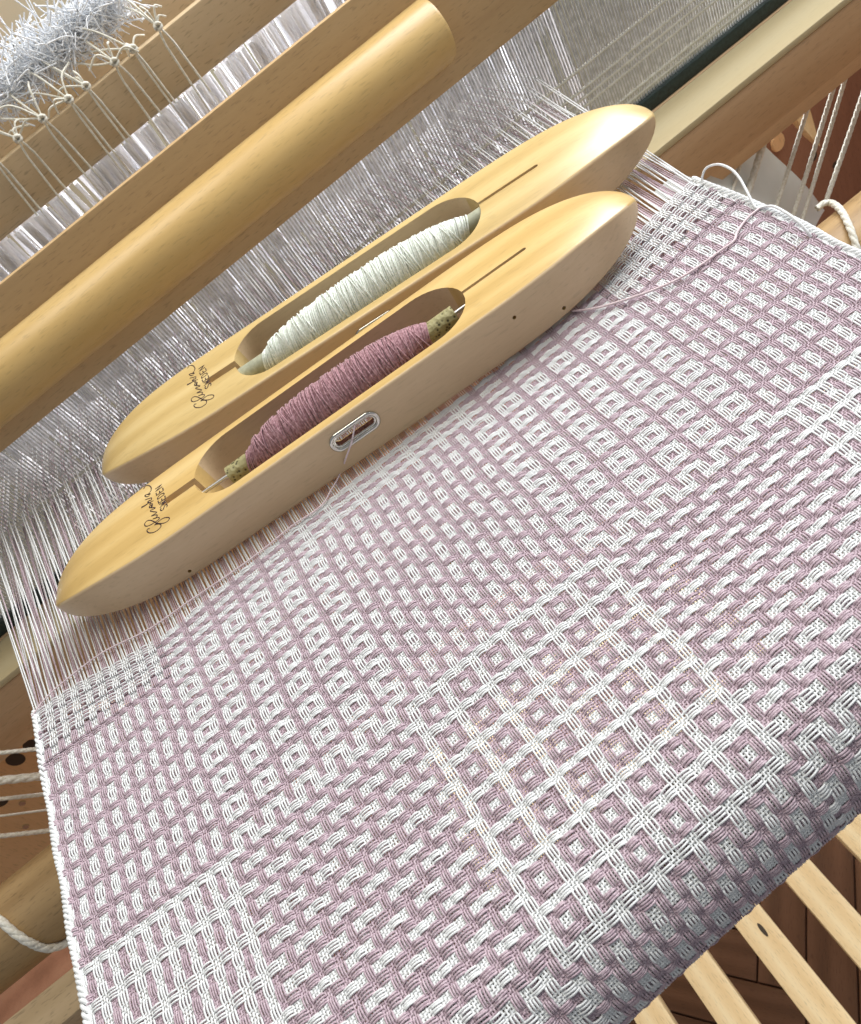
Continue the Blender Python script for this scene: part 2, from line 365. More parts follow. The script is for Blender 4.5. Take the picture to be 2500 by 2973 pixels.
# breast beam inside the fold
def cyl(name, p0, p1, r, mat, parent=None, seg=48, bev=0.25, squash=1.0):
    p0 = Vector(p0); p1 = Vector(p1); d = p1 - p0; L = d.length
    bm = bmesh.new(); prof = [(0, 0), (r - bev, 0), (r - bev * 0.3, bev * 0.3), (r, bev), (r, L - bev), (r - bev * 0.3, L - bev * 0.3), (r - bev, L), (0, L)]
    rings = []
    for (rad, h) in prof:
        rings.append([bm.verts.new((rad * math.cos(2 * math.pi * i / seg), rad * math.sin(2 * math.pi * i / seg), h)) for i in range(seg)] if rad > 0 else [bm.verts.new((0, 0, h))])
    for a, b in zip(rings, rings[1:]):
        for i in range(seg):
            j = (i + 1) % seg
            if len(a) == 1: bm.faces.new((a[0], b[i], b[j]))
            elif len(b) == 1: bm.faces.new((a[i], a[j], b[0]))
            else: bm.faces.new((a[i], a[j], b[j], b[i]))
    q = Vector((0, 0, 1)).rotation_difference(d.normalized()).to_matrix().to_4x4()
    for v in bm.verts: v.co = ((q @ v.co) + p0) * U
    return bmobj(name, bm, mat, parent)
o = cyl('breast_beam', (-34, Y0B - 2.4, -RB), (52, Y0B + 2.76, -RB), RB - 0.28, M_beam); tag(o, 'round wooden breast beam hidden inside the front fold of the cloth', 'beam')

# ------------------------------------------------------------------ shuttles
LOGO = [[(-15.11, -1.73), (-15.29, -1.63), (-15.35, -1.82), (-15.2, -2.13), (-14.94, -2.37), (-14.63, -2.52), (-14.36, -2.52), (-14.17, -2.45), (-14.12, -2.25), (-14.2, -2.03), (-14.38, -1.87), (-14.54, -1.76), (-14.67, -1.74)], [(-14.67, -1.7), (-14.42, -1.65), (-14.04, -1.61), (-13.72, -1.73), (-13.42, -2.0), (-13.38, -2.2), (-13.54, -2.32), (-13.86, -2.24), (-14.17, -2.01), (-14.43, -1.74), (-14.63, -1.42), (-14.89, -1.0), (-15.15, -0.72), (-15.39, -0.64), (-15.54, -0.8), (-15.49, -1.07), (-15.28, -1.28), (-14.96, -1.4), (-14.63, -1.42), (-14.41, -1.44), (-14.23, -1.38), (-14.28, -1.19), (-14.45, -1.05), (-14.8, -0.89)], [(-14.8, -0.89), (-14.56, -0.99), (-14.39, -0.89), (-14.49, -0.67), (-14.92, -0.42), (-14.59, -0.46), (-14.43, -0.45), (-14.51, -0.31), (-14.93, 0.16), (-14.94, 0.3), (-14.56, 0.18), (-14.61, 0.32), (-15.01, 0.69), (-15.04, 0.92), (-14.89, 0.87), (-14.77, 0.66), (-14.93, 0.66), (-14.76, 0.84), (-14.83, 1.0), (-15.05, 1.12)], [(-15.78, 1.45), (-15.41, 1.37), (-15.1, 1.36), (-14.65, 1.23)], [(-15.17, 1.64), (-15.1, 1.41), (-14.88, 1.15)], [(-15.42, 2.07), (-15.13, 1.93), (-14.83, 1.75), (-14.89, 1.5), (-15.09, 1.68)], [(-15.01, 2.2), (-15.26, 2.32), (-15.43, 2.63), (-15.28, 2.62), (-14.91, 2.31), (-15.08, 2.59)], [(-15.05, 2.56), (-14.85, 2.71), (-14.8, 2.99), (-14.91, 3.38), (-15.13, 3.69), (-15.36, 3.79), (-15.52, 3.6)]]
FONT = {'S': [[(1, .85), (.6, 1), (.15, .9), (.1, .65), (.5, .5), (.9, .35), (.85, .1), (.4, 0), (0, .15)]],
        'W': [[(0, 1), (.25, 0), (.5, .8), (.75, 0), (1, 1)]],
        'E': [[(.95, 1), (0.05, 1), (0.05, 0), (.95, 0)], [(0.05, .5), (.8, .5)]],
        'D': [[(0.05, 0), (0.05, 1), (.6, .95), (.95, .5), (.6, .05), (0.05, 0)]],
        'N': [[(0.05, 0), (0.05, 1), (.9, 0), (.9, 1)]]}
def make_shuttle(loc, rot, mat, ymat, card, label, bob_label, seed, core_open, LH=25.4):
    """boat shuttle; local u along, v across, w up from the sole; all lengths in repeats"""
    W, H = 4.15, 3.9
    root = empty('boat_shuttle', loc, rot); tag(root, label, 'shuttle', 'wooden boat shuttles lying on the warp')
    ns, seg = 121, 8
    us = []
    for i in range(ns):
        t = -1 + 2 * i / (ns - 1); us.append(math.sin(t * math.pi / 2) * 0.9 + t * 0.1)
    rings = []; bm = bmesh.new()
    for s in us:
        a = abs(s); t = max(0, (a - 0.46) / 0.54); wv = W * (1 - t ** 2.4) ** 0.52 if t < 1 else 0
        tt = max(0, (a - 0.66) / 0.34); tb = max(0, (a - 0.50) / 0.50)
        top = 2.15 + (H - 2.15) * max(0, 1 - tt ** 2.6) ** 0.52
        bot = 2.0 - 2.0 * max(0, 1 - tb ** 2.2) ** 0.65
        wv = max(wv, 0.12); top = max(top, bot + 0.25); r = min(0.24, wv * 0.48, (top - bot) * 0.48)
        ring = []
        for (sx, sy, a0) in ((1, 1, 0), (-1, 1, 90), (-1, -1, 180), (1, -1, 270)):
            for k in range(4):
                an = math.radians(a0 + k * 30); hw = wv - r; ht = (top - bot) / 2 - r
                bulge = 1.0
                ring.append(bm.verts.new(((s * LH), sx * hw + r * math.cos(an), (top + bot) / 2 + sy * ht + r * math.sin(an))))
        rings.append(ring)
    for a, b in zip(rings, rings[1:]):
        for i in range(16):
            j = (i + 1) % 16; bm.faces.new((a[i], b[i], b[j], a[j]))
    bm.faces.new(rings[0]); bm.faces.new(rings[-1][::-1])
    for v in bm.verts: v.co *= U
    body = bmobj('body', bm, mat, root)
    # cutters: through cavity, spindle slot, latch groove, grommet slot and the pin holes
    def cutter(poly, w0, w1):
        b2 = bmesh.new(); lo = [b2.verts.new((x * U, y * U, w0 * U)) for x, y in poly]; hi = [b2.verts.new((x * U, y * U, w1 * U)) for x, y in poly]
        b2.faces.new(lo[::-1]); b2.faces.new(hi)
        for i in range(len(poly)):
            j = (i + 1) % len(poly); b2.faces.new((lo[i], lo[j], hi[j], hi[i]))
        me = bpy.data.meshes.new('cut'); bmesh.ops.recalc_face_normals(b2, faces=b2.faces); b2.to_mesh(me); b2.free()
        o = bpy.data.objects.new('cut', me); COL.objects.link(o); o.parent = root; return o
    def obround(u0, u1, r, n=20, p=1.0):
        pts = [(u1 - r + r * math.cos(t), r * math.sin(t)) for t in np.linspace(-math.pi / 2, math.pi / 2, n)]
        pts += [(u0 + r + r * math.cos(t), r * math.sin(t)) for t in np.linspace(math.pi / 2, 3 * math.pi / 2, n)]
        return pts
    cuts = [cutter(obround(-11.0, 12.2, 3.3), -1, 6), cutter([(u, v) for u, v in obround(11.5, 17.4, 0.17, 6)], 2.9, 6),
            cutter([(u, v + 0.1) for u, v in obround(-13.9, -9.4, 0.42, 8)], 2.5, 6)]
    def side_cut(uc, wc_, lu, rw, v0, v1, n=12):
        b2 = bmesh.new(); pts = [(uc + lu + rw * math.cos(t), wc_ + rw * math.sin(t)) for t in np.linspace(-math.pi / 2, math.pi / 2, n)] + [(uc - lu + rw * math.cos(t), wc_ + rw * math.sin(t)) for t in np.linspace(math.pi / 2, 3 * math.pi / 2, n)]
        lo = [b2.verts.new((x * U, v0 * U, y * U)) for x, y in pts]; hi = [b2.verts.new((x * U, v1 * U, y * U)) for x, y in pts]
        b2.faces.new(lo[::-1]); b2.faces.new(hi)
        for i in range(len(pts)):
            j = (i + 1) % len(pts); b2.faces.new((lo[i], lo[j], hi[j], hi[i]))
        me = bpy.data.meshes.new('cut'); bmesh.ops.recalc_face_normals(b2, faces=b2.faces); b2.to_mesh(me); b2.free()
        o = bpy.data.objects.new('cut', me); COL.objects.link(o); o.parent = root; return o
    EU, EW = 0.95, 2.35; EL = 1.2
    cuts.append(side_cut(EU, EW, EL, 0.48, -5, -2.5))
    for hu, hw in ((13.9, 2.5), (17.1, 0.75), (-14.6, 0.62)): cuts.append(side_cut(hu, hw, 0.0, 0.14, -5, -3.0, 6))
    for c in cuts:
        md = body.modifiers.new('b', 'BOOLEAN'); md.operation = 'DIFFERENCE'; md.solver = 'EXACT'; md.object = c
    bpy.context.view_layer.update()
    dg = bpy.context.evaluated_depsgraph_get(); me = bpy.data.meshes.new_from_object(body.evaluated_get(dg))
    body.modifiers.clear(); body.data = me
    for p in me.polygons: p.use_smooth = True
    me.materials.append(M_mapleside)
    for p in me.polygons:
        if p.normal.y < -0.55: p.material_index = 1  # front faces take the bounce-tinted wood
    me.set_sharp_from_angle(angle=0.55)
    for c in cuts: bpy.data.objects.remove(c, do_unlink=True)
    # grommet eye
    def obring(rad, tube_r, v, n=64, squeeze=1.0):
        P = []
        for t in np.linspace(0, 2 * math.pi, n, endpoint=False):
            P.append((EU + (EL if math.cos(t) > 0 else -EL) * (1 if abs(math.cos(t)) > 1e-9 else 0) + rad * math.cos(t), v, EW + rad * math.sin(t)))
        return np.array(P)
    V1, F1 = tube_arrays(obring(0.62, 0, -W - 0.02), 0.17, 8, closed=True, up=(0, -1, 0)); V2, F2 = tube_arrays(obring(0.42, 0, -W + 0.06), 0.10, 8, closed=True, up=(0, -1, 0))
    sl = [obring(0.45, 0, v_) for v_ in (-W, -3.4)]; nS = len(sl[0])
    V3 = np.concatenate(sl); F3 = np.array([(i, (i + 1) % nS, nS + (i + 1) % nS, nS + i) for i in range(nS)])
    V, F = join_arrays([(V1, F1), (V2, F2), (V3, F3)]); meshobj('metal_eye', V, F, M_chrome, root)
    for hu, hw in ((13.9, 2.5), (17.1, 0.75), (-14.6, 0.62)):
        cyl('pin_hole', (hu, -W * 0.985 + 0.45, hw), (hu, -W * 0.985 + 0.6, hw), 0.16, M_hole, root, 10, 0.02)
    # steel spindle
    tube('spindle', np.array([(-12.9, -0.2, 2.9), (0, -0.45, 2.95), (12.3, -0.3, 3.1), (16.8, 0.0, 3.05)]), 0.16 if core_open else 0.15, M_steel, root, 8)
    # printed marks (thin raised ink)
    ink = []
    for st in LOGO:
        P = spline([(u, v, H + 0.004) for u, v in st], 4); wdt = 0.062 if len(st) > 4 else 0.085
        if len(st) in (4, 3): wdt = np.interp(np.linspace(0, 1, len(P)), [0, .4, 1], [0.12, .09, .05])[None, :]
        ink.append(tube_arrays(P, wdt, 4, 0.12))
    V, F = join_arrays(ink); meshobj('script_mark', V, F, M_ink, root)
    ink = []; A = np.array((-13.86, -0.75)); B = np.array((-14.28, 2.66)); d = (B - A) / 6; up = np.array([-0.62, -0.05])
    for n_, ch in enumerate('SWEDEN'):
        for st in FONT[ch]:
            P = [(*(A + d * (n_ + 0.12 + 0.74 * x) + up * (y - 0.5) + np.array([0.12, 0])), H + 0.004) for x, y in st]
            Q = []
            for p_, q_ in zip(P, P[1:]): Q += [np.array(p_) + (np.array(q_) - np.array(p_)) * t for t in (0, .33, .66)]
            Q.append(np.array(P[-1])); ink.append(tube_arrays(Q, 0.066, 4, 0.12))
    V, F = join_arrays(ink); meshobj('country_mark', V, F, M_ink, root)
    # bobbin, a thing of its own lying in the cavity
    bob = empty('yarn_bobbin', loc, rot); tag(bob, bob_label, 'bobbin', 'wound bobbins inside the shuttles')
    u0, u1 = (-7.0, 8.9) if core_open else (-8.9, 10.9); AV = -0.45
    c0, c1 = (-8.6, 11.0) if core_open else (-11.0, 12.6)
    ax = lambda u: (0.3, 3.0 - 0.0 * u)
    # core tube
    def coretube(a, b, r): 
        P = [(u, AV, 2.95 + 0.01 * u) for u in np.linspace(a, b, 8)]; return tube_arrays(P, r, 20)
    V, F = join_arrays([coretube(c0, c1, 0.72), coretube(c0, c1, 0.55)])
    # annular ends
    meshobj('quill', V, F, card, bob)
    # wound yarn: helix of many turns with criss-cross slope
    def prof(u):
        t = (u - u0) / (u1 - u0); return 0.66 + 1.22 * (1 - abs(2 * t - 1) ** 2.6) ** 0.8 if 0 < t < 1 else 0.72
    turns = 185; per = 20; P = []; R_ = []
    for i in range(turns * per + 1):
        ph = i / per; t = ph / turns; u = u0 + 0.15 + (u1 - u0 - 0.3) * t
        wob = 0.10 * noise.noise(Vector((ph * 0.7, seed, 0))) ; rr = prof(u) - 0.06 + wob * 0.5
        an = ph * 2 * math.pi; u2 = u + 0.30 * math.sin(an + 0.6) + 0.16 * noise.noise(Vector((ph * 0.45, 3 + seed, 1)))
        P.append((u2, AV + rr * math.cos(an), 2.95 + 0.01 * u + rr * math.sin(an)))
    P = np.array(P); V, F = tube_arrays(P, 0.066, 5, 1.0, up=(1, 0, 0)); lay = [(V, F)]
    # stray over-wound strands at steeper slopes
    rs = random.Random(seed)
    for q in range(80):
        uc = rs.uniform(u0 + 1, u1 - 1); sl = rs.uniform(-1.2, 1.6); Q = []
        for k in range(15):
            an = -0.5 + 4.2 * k / 14; u = min(max(uc + sl * (k / 14 - 0.5), u0 + .3), u1 - .3); rr = prof(u) + 0.03
            Q.append((u, AV + rr * math.cos(an), 2.95 + 0.01 * u + rr * math.sin(an)))
        lay.append(tube_arrays(Q, 0.058, 5, up=(1, 0, 0)))
    # inner solid so no light leaks between turns
    uu = np.linspace(u0, u1, 40); an = np.linspace(0, 2 * math.pi, 25)[:-1]
    Vs = [(u, AV + (prof(u) - 0.12) * math.cos(a), 2.95 + 0.01 * u + (prof(u) - 0.12) * math.sin(a)) for u in uu for a in an]
    Fs = [(i * 24 + j, i * 24 + (j + 1) % 24, (i + 1) * 24 + (j + 1) % 24, (i + 1) * 24 + j) for i in range(39) for j in range(24)]
    lay.append((np.array(Vs), np.array(Fs)))
    V, F = join_arrays(lay); meshobj('wound_yarn', V, F, ymat, bob)
    return root, bob
M_ypink = yarn('mauve_bobbin_yarn', (0.24, 0.115, 0.135), (0.45, 0.26, 0.29), scale=0.7)
M_ywhite = yarn('white_bobbin_yarn', (0.66, 0.72, 0.64), (0.84, 0.88, 0.83), scale=0.7)
R = math.radians
sh1, bob1 = make_shuttle((5.9, 23.6, 0.16), (0, 0, R(-7.4)), M_maple, M_ypink, M_quill,
    'front wooden boat shuttle holding mauve yarn, metal eye in its side', 'bobbin wound with mauve yarn inside the front shuttle', 1, True)
sh2, bob2 = make_shuttle((12.7, 33.6, 0.5), (R(7), 0, R(-12.9)), M_maple2, M_ywhite, M_tubew,
    'rear wooden boat shuttle holding white yarn, close to the beater', 'bobbin wound with white yarn inside the rear shuttle', 2, False, 26.6)

# ------------------------------------------------------------------ beater with reed
YF = 52.0
beater = empty('beater', (30, 53.5, -19)); tag(beater, 'wooden beater with round hand grip above and a steel reed between its rails', 'beater')
parts = [box('top_board', (-75, YF, 5.15), (125, YF + 0.9, 16.5), M_beech, bev=0.4)]
g = cyl('hand_grip', (-75, YF - 0.4, 10.2), (35.4, YF - 0.4, 10.2), 2.95, M_grip, None, 64, 0.45)
parts.append(g)
parts.append(box('race_rail', (-75, 45.2, -17.3), (125, 52.0, -11.3), M_rail, bev=0.25))
parts.append(box('rail_toplit_slab', (-75, 45.1, -11.28), (125, 52.0, -10.5), M_railtoplit, bev=0.2))  # thin slab added to carry the painted top light of the rail
parts.append(box('rail_edge', (-75, 46.0, -19.3), (125, 52.6, -17.32), M_rail, bev=0.2))
parts.append(box('reed_channel', (-75, 52.02, -18.0), (125, 55.5, -10.5), M_rail, bev=0.2))
adopt(beater, *parts)
reed = empty('reed', (30, 53.2, -8)); adopt(beater, reed)
xs = np.arange(-40, 110, 0.34); xs = xs + rng.normal(0, 0.014, len(xs))
Vb = []; Fb = []
for x in xs:
    n0 = len(Vb); l = 0.5 * rng.normal(0, 0.015)
    for z in (-10.5, 6.5):
        for dx, dy in ((-0.085, 0), (0.085, 0), (0.085, 0.10), (-0.085, 0.10)): Vb.append((x + dx + l * (z > 0), 53.0 + dy, z))
    for a in range(4): Fb.append((n0 + a, n0 + (a + 1) % 4, n0 + 4 + (a + 1) % 4, n0 + 4 + a))
o = meshobj('reed_wire', Vb, Fb, M_reed, None, smooth=False); tag(o, kind='stuff')
bpy.context.view_layer.update()
o.parent = reed; o.matrix_parent_inverse = (Matrix.Translation(reed.location)).inverted()
o = box('reed_binding', (-75, 52.35, -10.48), (125, 53.8, -9.0), M_dark, bev=0.2); o.parent = reed; o.matrix_parent_inverse = Matrix.Translation(reed.location).inverted()
reed.matrix_parent_inverse = beater.matrix_basis.inverted()

# added pale cords behind the reed, standing in for bead-like glints on its wires
for z, y in ((-1.9, 53.14), (-3.8, 53.14), (-4.6, 53.14), (-5.4, 53.14), (-7.6, 53.14), (-8.3, 53.14)):
    o = tube('glint_cord', [(x, y, z + 0.03 * math.sin(x)) for x in range(-70, 121, 10)], 0.19, M_cord, None, 6)
    tag(o, {(-1.9): 'topmost added glint cord stretched behind the reed wires', (-3.8): 'second added glint cord down behind the reed wires', (-4.6): 'third added glint cord down behind the reed wires', (-5.4): 'fourth added glint cord down behind the reed wires', (-7.6): 'fifth added glint cord down behind the reed, near the dark binding', (-8.3): 'lowest added glint cord behind the reed, just above the dark binding'}[z], 'cord', 'added glint cords behind the reed')

# ------------------------------------------------------------------ heddles and shaft bars
sh = empty('heddle_shaft', (0, 64, 16)); tag(sh, 'wooden shaft bar with white heddles hanging below it, upper left behind the beater', 'heddle shaft')
o = box('shaft_bar', (-75, 62, 17.4), (125, 64.2, 22.3), M_bar, bev=0.3); adopt(sh, o)
def heddle_set(par, y, n, x0, x1, seed, name='heddle', zl=36, wm=0.38):
    rs = np.random.default_rng(seed); xs = np.sort(rs.uniform(x0, x1, n)); L = []
    for x in xs:
        w_ = rs.uniform(0.10, wm); lean = rs.normal(0, 0.5); P = [(x + lean * t + 0.1 * math.sin(5 * t + x), y + rs.normal(0, 0.25), 17.3 - zl * t) for t in np.linspace(0, 1, 7)]
        L.append(tube_arrays(P, w_, 4, 0.4, up=(0, -1, 0)))
    V, F = join_arrays(L); o = meshobj(name, V, F, M_heddle); tag(o, kind='stuff'); adopt(par, o)
heddle_set(sh, 61.3, 230, -26, 50, 1, zl=17, wm=0.34)
sh_b = empty('heddle_shaft', (0, 70, 20)); tag(sh_b, 'second shaft bar with heddles, behind the first and under the knotted tufts', 'heddle shaft')
o = box('shaft_bar', (-75, 68.6, 19.6), (125, 71.0, 26.4), M_bar, bev=0.3); adopt(sh_b, o)
heddle_set(sh_b, 69.6, 150, -30, 52, 2, zl=26, wm=0.4)
for i, y in enumerate((66.5, 76)):
    s_ = empty('heddle_curtain', (0, y, 0)); tag(s_, ('white heddles hanging between the two shaft bars', 'white heddles of the rearmost shaft seen through the reed')[i], 'heddles')
    heddle_set(s_, y, 110, -30, 54, 5 + i, wm=0.7)

# tie cords with knots in front of the shaft bar (upper left) and the tufts of cut ends
def ony(u, v, y):
    d = CR.T @ np.array([(u - 1250) / FPX, (v - 1486.5) / FPX, 1]); return CC + d * (y - CC[1]) / d[1]
def onz(u, v, z):
    d = CR.T @ np.array([(u - 1250) / FPX, (v - 1486.5) / FPX, 1]); return CC + d * (z - CC[2]) / d[2]
KN = [((458, 76), (570, 238)), ((386, 142), (500, 295)), ((333, 180), (448, 334)), ((250, 250), (368, 400)), ((200, 288), (318, 445)), ((124, 344), (250, 492)), ((52, 402), (172, 560)), ((-20, 455), (95, 610))]
kl = ['rightmost knotted tie cord in front of the shaft bar', 'second knotted tie cord from the right', 'third knotted tie cord from the right', 'fourth knotted tie cord from the right', 'fifth knotted tie cord from the right', 'sixth knotted tie cord from the right', 'seventh knotted tie cord from the right', 'leftmost knotted tie cord at the picture edge']
for i, (a, b) in enumerate(KN):
    A = ony(*a, 61.0); B = ony(*b, 61.6); root = empty('tie_cord', A); tag(root, kl[i], 'cord', 'knotted tie cords on the shaft bar')
    rs = random.Random(i); gap = rs.uniform(0.18, 0.75)
    os_ = []
    for s_ in (-1, 1):
        P = [A + (B + np.array([s_ * gap * 0.5, 0, -3.5]) - A) * t + np.array([s_ * gap * 0.5 * math.sin(min(t * 8, 1.57)), 0, 0]) for t in np.linspace(0, 1, 12)]
        os_.append(tube('cord', P, 0.105, M_cord, None, 6))
    K = []
    for t in np.linspace(0, 2 * math.pi, 22): K.append(A + np.array([0.30 * math.cos(t * 2), -0.12 + 0.18 * math.sin(t * 3), 0.26 * math.sin(t * 2)]))
    os_.append(tube('knot', K, 0.16, M_cord, None, 6))
    for q in range(3):
        e = A + np.array([rs.uniform(-3.2, 2.6), rs.uniform(-0.5, 2.5), rs.uniform(-0.8, 2.8)]); m_ = (A + e) / 2 + np.array([rs.uniform(-.5, .5), -0.3, rs.uniform(.2, .9)])
        os_.append(tube('cord_tail', spline([A, m_, e], 7), 0.095, M_cord, None, 6))
    # strands going up to the tuft
    for q in range(2):
        e = A + np.array([rs.uniform(-4.0, -1.0), 3.5, rs.uniform(1.8, 4.2)]); m_ = (A + e) / 2 + np.array([0, -0.4, rs.uniform(-.3, .6)])
        os_.append(tube('cord_tail', spline([A, m_, e], 7), 0.095, M_cord, None, 6))
    adopt(root, *os_)
rs = random.Random(11)
L = []
for i in range(1100):
    t = rs.random() ** 0.9; c = ony(-40 + 400 * t + rs.gauss(0, 22), 300 - 300 * t + rs.gauss(0, 33), 64.5 + rs.uniform(-1.2, 2.2))
    d = np.array([rs.gauss(0, 1.1), rs.gauss(0, 0.7), rs.gauss(0.5, 1.1)]); k = rs.uniform(0.7, 1.5)
    e = c + d * k; m1 = c + d * k * 0.4 + np.array([rs.gauss(0, .35), rs.gauss(0, .3), rs.gauss(.2, .35)])
    L.append(tube_arrays(spline([c - d * 0.4 * k, c, m1, e], 4), rs.uniform(0.04, 0.085), 5))
V, F = join_arrays(L); o = meshobj('thread_tuft', V, F, M_tuft); tag(o, 'tangle of cut white cotton thread ends along the top of the shaft bar', 'thread tuft', kind='stuff')

# ------------------------------------------------------------------ loose threads
M_pinkth = yarn('pale_pink_thread', (0.66, 0.52, 0.55), (0.82, 0.70, 0.73))
tp = []
for u, v, z in [(1030, 1232, 2.6), (1022, 1280, 1.6), (1006, 1325, 0.8), (993, 1362, 0.4), (978, 1395, 0.33), (960, 1425, 0.3), (940, 1460, 0.28), (905, 1490, 0.3), (850, 1525, 0.3), (770, 1590, 0.3), (690, 1650, 0.3), (560, 1738, 0.28), (430, 1828, 0.28), (300, 1893, 0.28), (190, 1975, 0.26), (130, 2030, 0.22), (92, 2080, 0.15)]:
    P_ = onz(u, v, z)
    if z > 0.45:        # hanging just in front of the shuttle's side
        a_ = R(-7.4); n_ = np.array([-math.sin(a_), math.cos(a_), 0]); d_ = CR.T @ np.array([(u - 1250) / FPX, (v - 1486.5) / FPX, 1])
        off = n_ @ np.array([5.9, 23.6, 0]) - 4.15 - (0.16 if z > 2 else 0.30); P_ = CC + d_ * (off - n_ @ CC) / (n_ @ d_)
    tp.append(P_)
o = tube('loose_thread', spline(tp, 6), 0.062, M_pinkth, None, 6); tag(o, 'mauve weft thread coming out of the metal eye and lying along the fell', 'thread')
c3 = lambda q: (1600 + q[0] / 1.96, q[1] / 1.96)
def path(L): return spline([onz(*c3(q[:2]), q[2]) for q in L], 7)
o = tube('loose_thread', path([(860, 1030, .1), (862, 1000, .5), (885, 955, .9), (950, 935, 1.2), (1020, 960, 1.2), (1070, 1010, 1.0), (1110, 1080, .8), (1160, 1175, .35), (1190, 1182, .3)]), 0.085, M_white, None, 6)
tag(o, 'white thread looping off the right selvedge, nearer the beater', 'thread')
o = tube('loose_thread', path([(1190, 1182, .3), (1260, 1173, .7), (1340, 1212, 1.0), (1400, 1258, .9), (1450, 1310, .5), (1480, 1350, .1)]), 0.085, M_white, None, 6)
tag(o, 'white thread looping off the right selvedge, farther from the beater', 'thread')
o = tube('loose_thread', path([(1190, 1182, .3), (1115, 1245, .35), (1060, 1320, .3), (1040, 1372, .3), (960, 1430, .32), (850, 1510, .3), (700, 1600, .3), (500, 1680, .3), (300, 1742, .28), (200, 1762, .2), (120, 1770, .1)]), 0.085, M_pinkth, None, 6)
tag(o, 'pale pink thread lying across the cloth towards the shuttle tips', 'thread')

# ------------------------------------------------------------------ below the cloth
o = cyl('cloth_beam', (-95, 28.4, -23.4), (110, 28.4, -23.4), 4.25, M_beam, None, 64, 0.3); tag(o, 'thick round wooden beam passing under the cloth, cords wrapped over it', 'beam')
o = box('cross_rail', (-95, 18.2, -29.2), (110, 22.6, -26.6), M_bar, bev=0.3); tag(o, 'narrow pale wooden rail below the round beam at lower left', 'rail')
# cords over the round beam
def rope(name, P, r, label, group, mat=M_cord, twist=0.25):
    P = spline(P, 8); L = []; n = len(P); d = np.cumsum(np.r_[0, np.linalg.norm(np.diff(P, axis=0), axis=1)])
    # two plaited strands
    T = np.gradient(P, axis=0); T /= np.linalg.norm(T, axis=1, keepdims=True); S = np.cross(T, [0, 0.2, 1.0]); S /= np.linalg.norm(S, axis=1, keepdims=True); Nn = np.cross(S, T)
    dd = np.linspace(0, d[-1], max(int(d[-1] / 0.16), 12)); Pi = np.stack([np.interp(dd, d, P[:, k]) for k in range(3)], -1)
    Si = np.stack([np.interp(dd, d, S[:, k]) for k in range(3)], -1); Ni = np.stack([np.interp(dd, d, Nn[:, k]) for k in range(3)], -1)
    for ph in (0, 2.1, 4.2):
        a = dd / (r * 4.2) * 2 * math.pi * 0.5 + ph; Q = Pi + r * 0.3 * (np.cos(a)[:, None] * Si + np.sin(a)[:, None] * Ni); L.append(tube_arrays(Q, r * 0.72, 6))
    V, F = join_arrays(L); o = meshobj(name, V, F, mat); return tag(o, label, 'cord', group)
YC = 48
cr = lambda q: (q[0] / 1.5 + 2100, q[1] / 1.5)
for i, (a, b, r) in enumerate([((232, 430), (85, 910), 0.42), ((438, 250), (205, 980), 0.26), ((545, 175), (285, 1000), 0.28), ((592, 140), (325, 1020), 0.26), ((625, 360), (446, 880), 0.30), ((140, 500), (30, 860), 0.22)]):
    A = ony(*cr(a), YC + 1.5); A[2] = max(A[2], -19.0) if False else A[2]; B = ony(*cr(b), YC - 3)
    rope('hanging_cord', [A, (A + B) / 2 + np.array([0.15, 0, 0.1]), B], r,
         ['thick pale cord under the rail, second from the left', 'pale cord under the rail, third from the left', 'pale cord under the rail, fourth from the left', 'pale cord under the rail, fifth from the left', 'rightmost pale cord hanging behind the round beam', 'thin pale cord under the rail, leftmost of the row'][i], 'pale cords hanging under the rail')
def onbeam(u, v, extra=0.3):
    d = CR.T @ np.array([(u - 1250) / FPX, (v - 1486.5) / FPX, 1]); oy, oz = CC[1] - 28.4, CC[2] + 23.4
    A_ = d[1] ** 2 + d[2] ** 2; B_ = 2 * (oy * d[1] + oz * d[2]); C_ = oy * oy + oz * oz - (4.25 + extra) ** 2; D_ = B_ * B_ - 4 * A_ * C_
    t = -B_ / (2 * A_) if D_ < 0 else (-B_ - math.sqrt(D_)) / (2 * A_)
    return CC + d * t
c3b = lambda x, y: (1900 + x / 2.94, 450 + y / 2.94)
rope('beam_cord', [onbeam(*c3b(x, y)) for x, y in [(1390, 460), (1440, 415), (1510, 410), (1590, 470), (1660, 600), (1710, 740), (1750, 880), (1790, 1040)]], 0.33, 'thick cream cord wrapped over the round beam at the right edge', 'cords over the round beam')
rope('beam_cord', [onbeam(x, y) for x, y in [(-60, 2630), (0, 2672), (40, 2707), (80, 2733), (125, 2752), (160, 2750), (190, 2738), (225, 2715)]], 0.40, 'thick cream cord sagging across the round beam at the left edge', 'cords over the round beam')
for i, (a, b, r) in enumerate([((-20, 2188), (130, 2172), 0.24), ((-20, 2268), (150, 2250), 0.48), ((-20, 2322), (165, 2302), 0.24), ((-20, 2372), (185, 2345), 0.14), ((-20, 2430), (200, 2405), 0.28)]):
    A = ony(*a, 42); B = ony(*b, 42); C2 = B + (B - A) * 0.25
    rope('pale_cord', [A, B, C2], r, ['uppermost pale cord crossing the tan panel at left', 'thick double pale cord crossing the tan panel at left', 'pale cord just under the thick one at left', 'thin faint cord crossing the tan panel at left', 'lowest pale cord crossing the tan panel at left'][i], 'pale cords crossing the left panel')

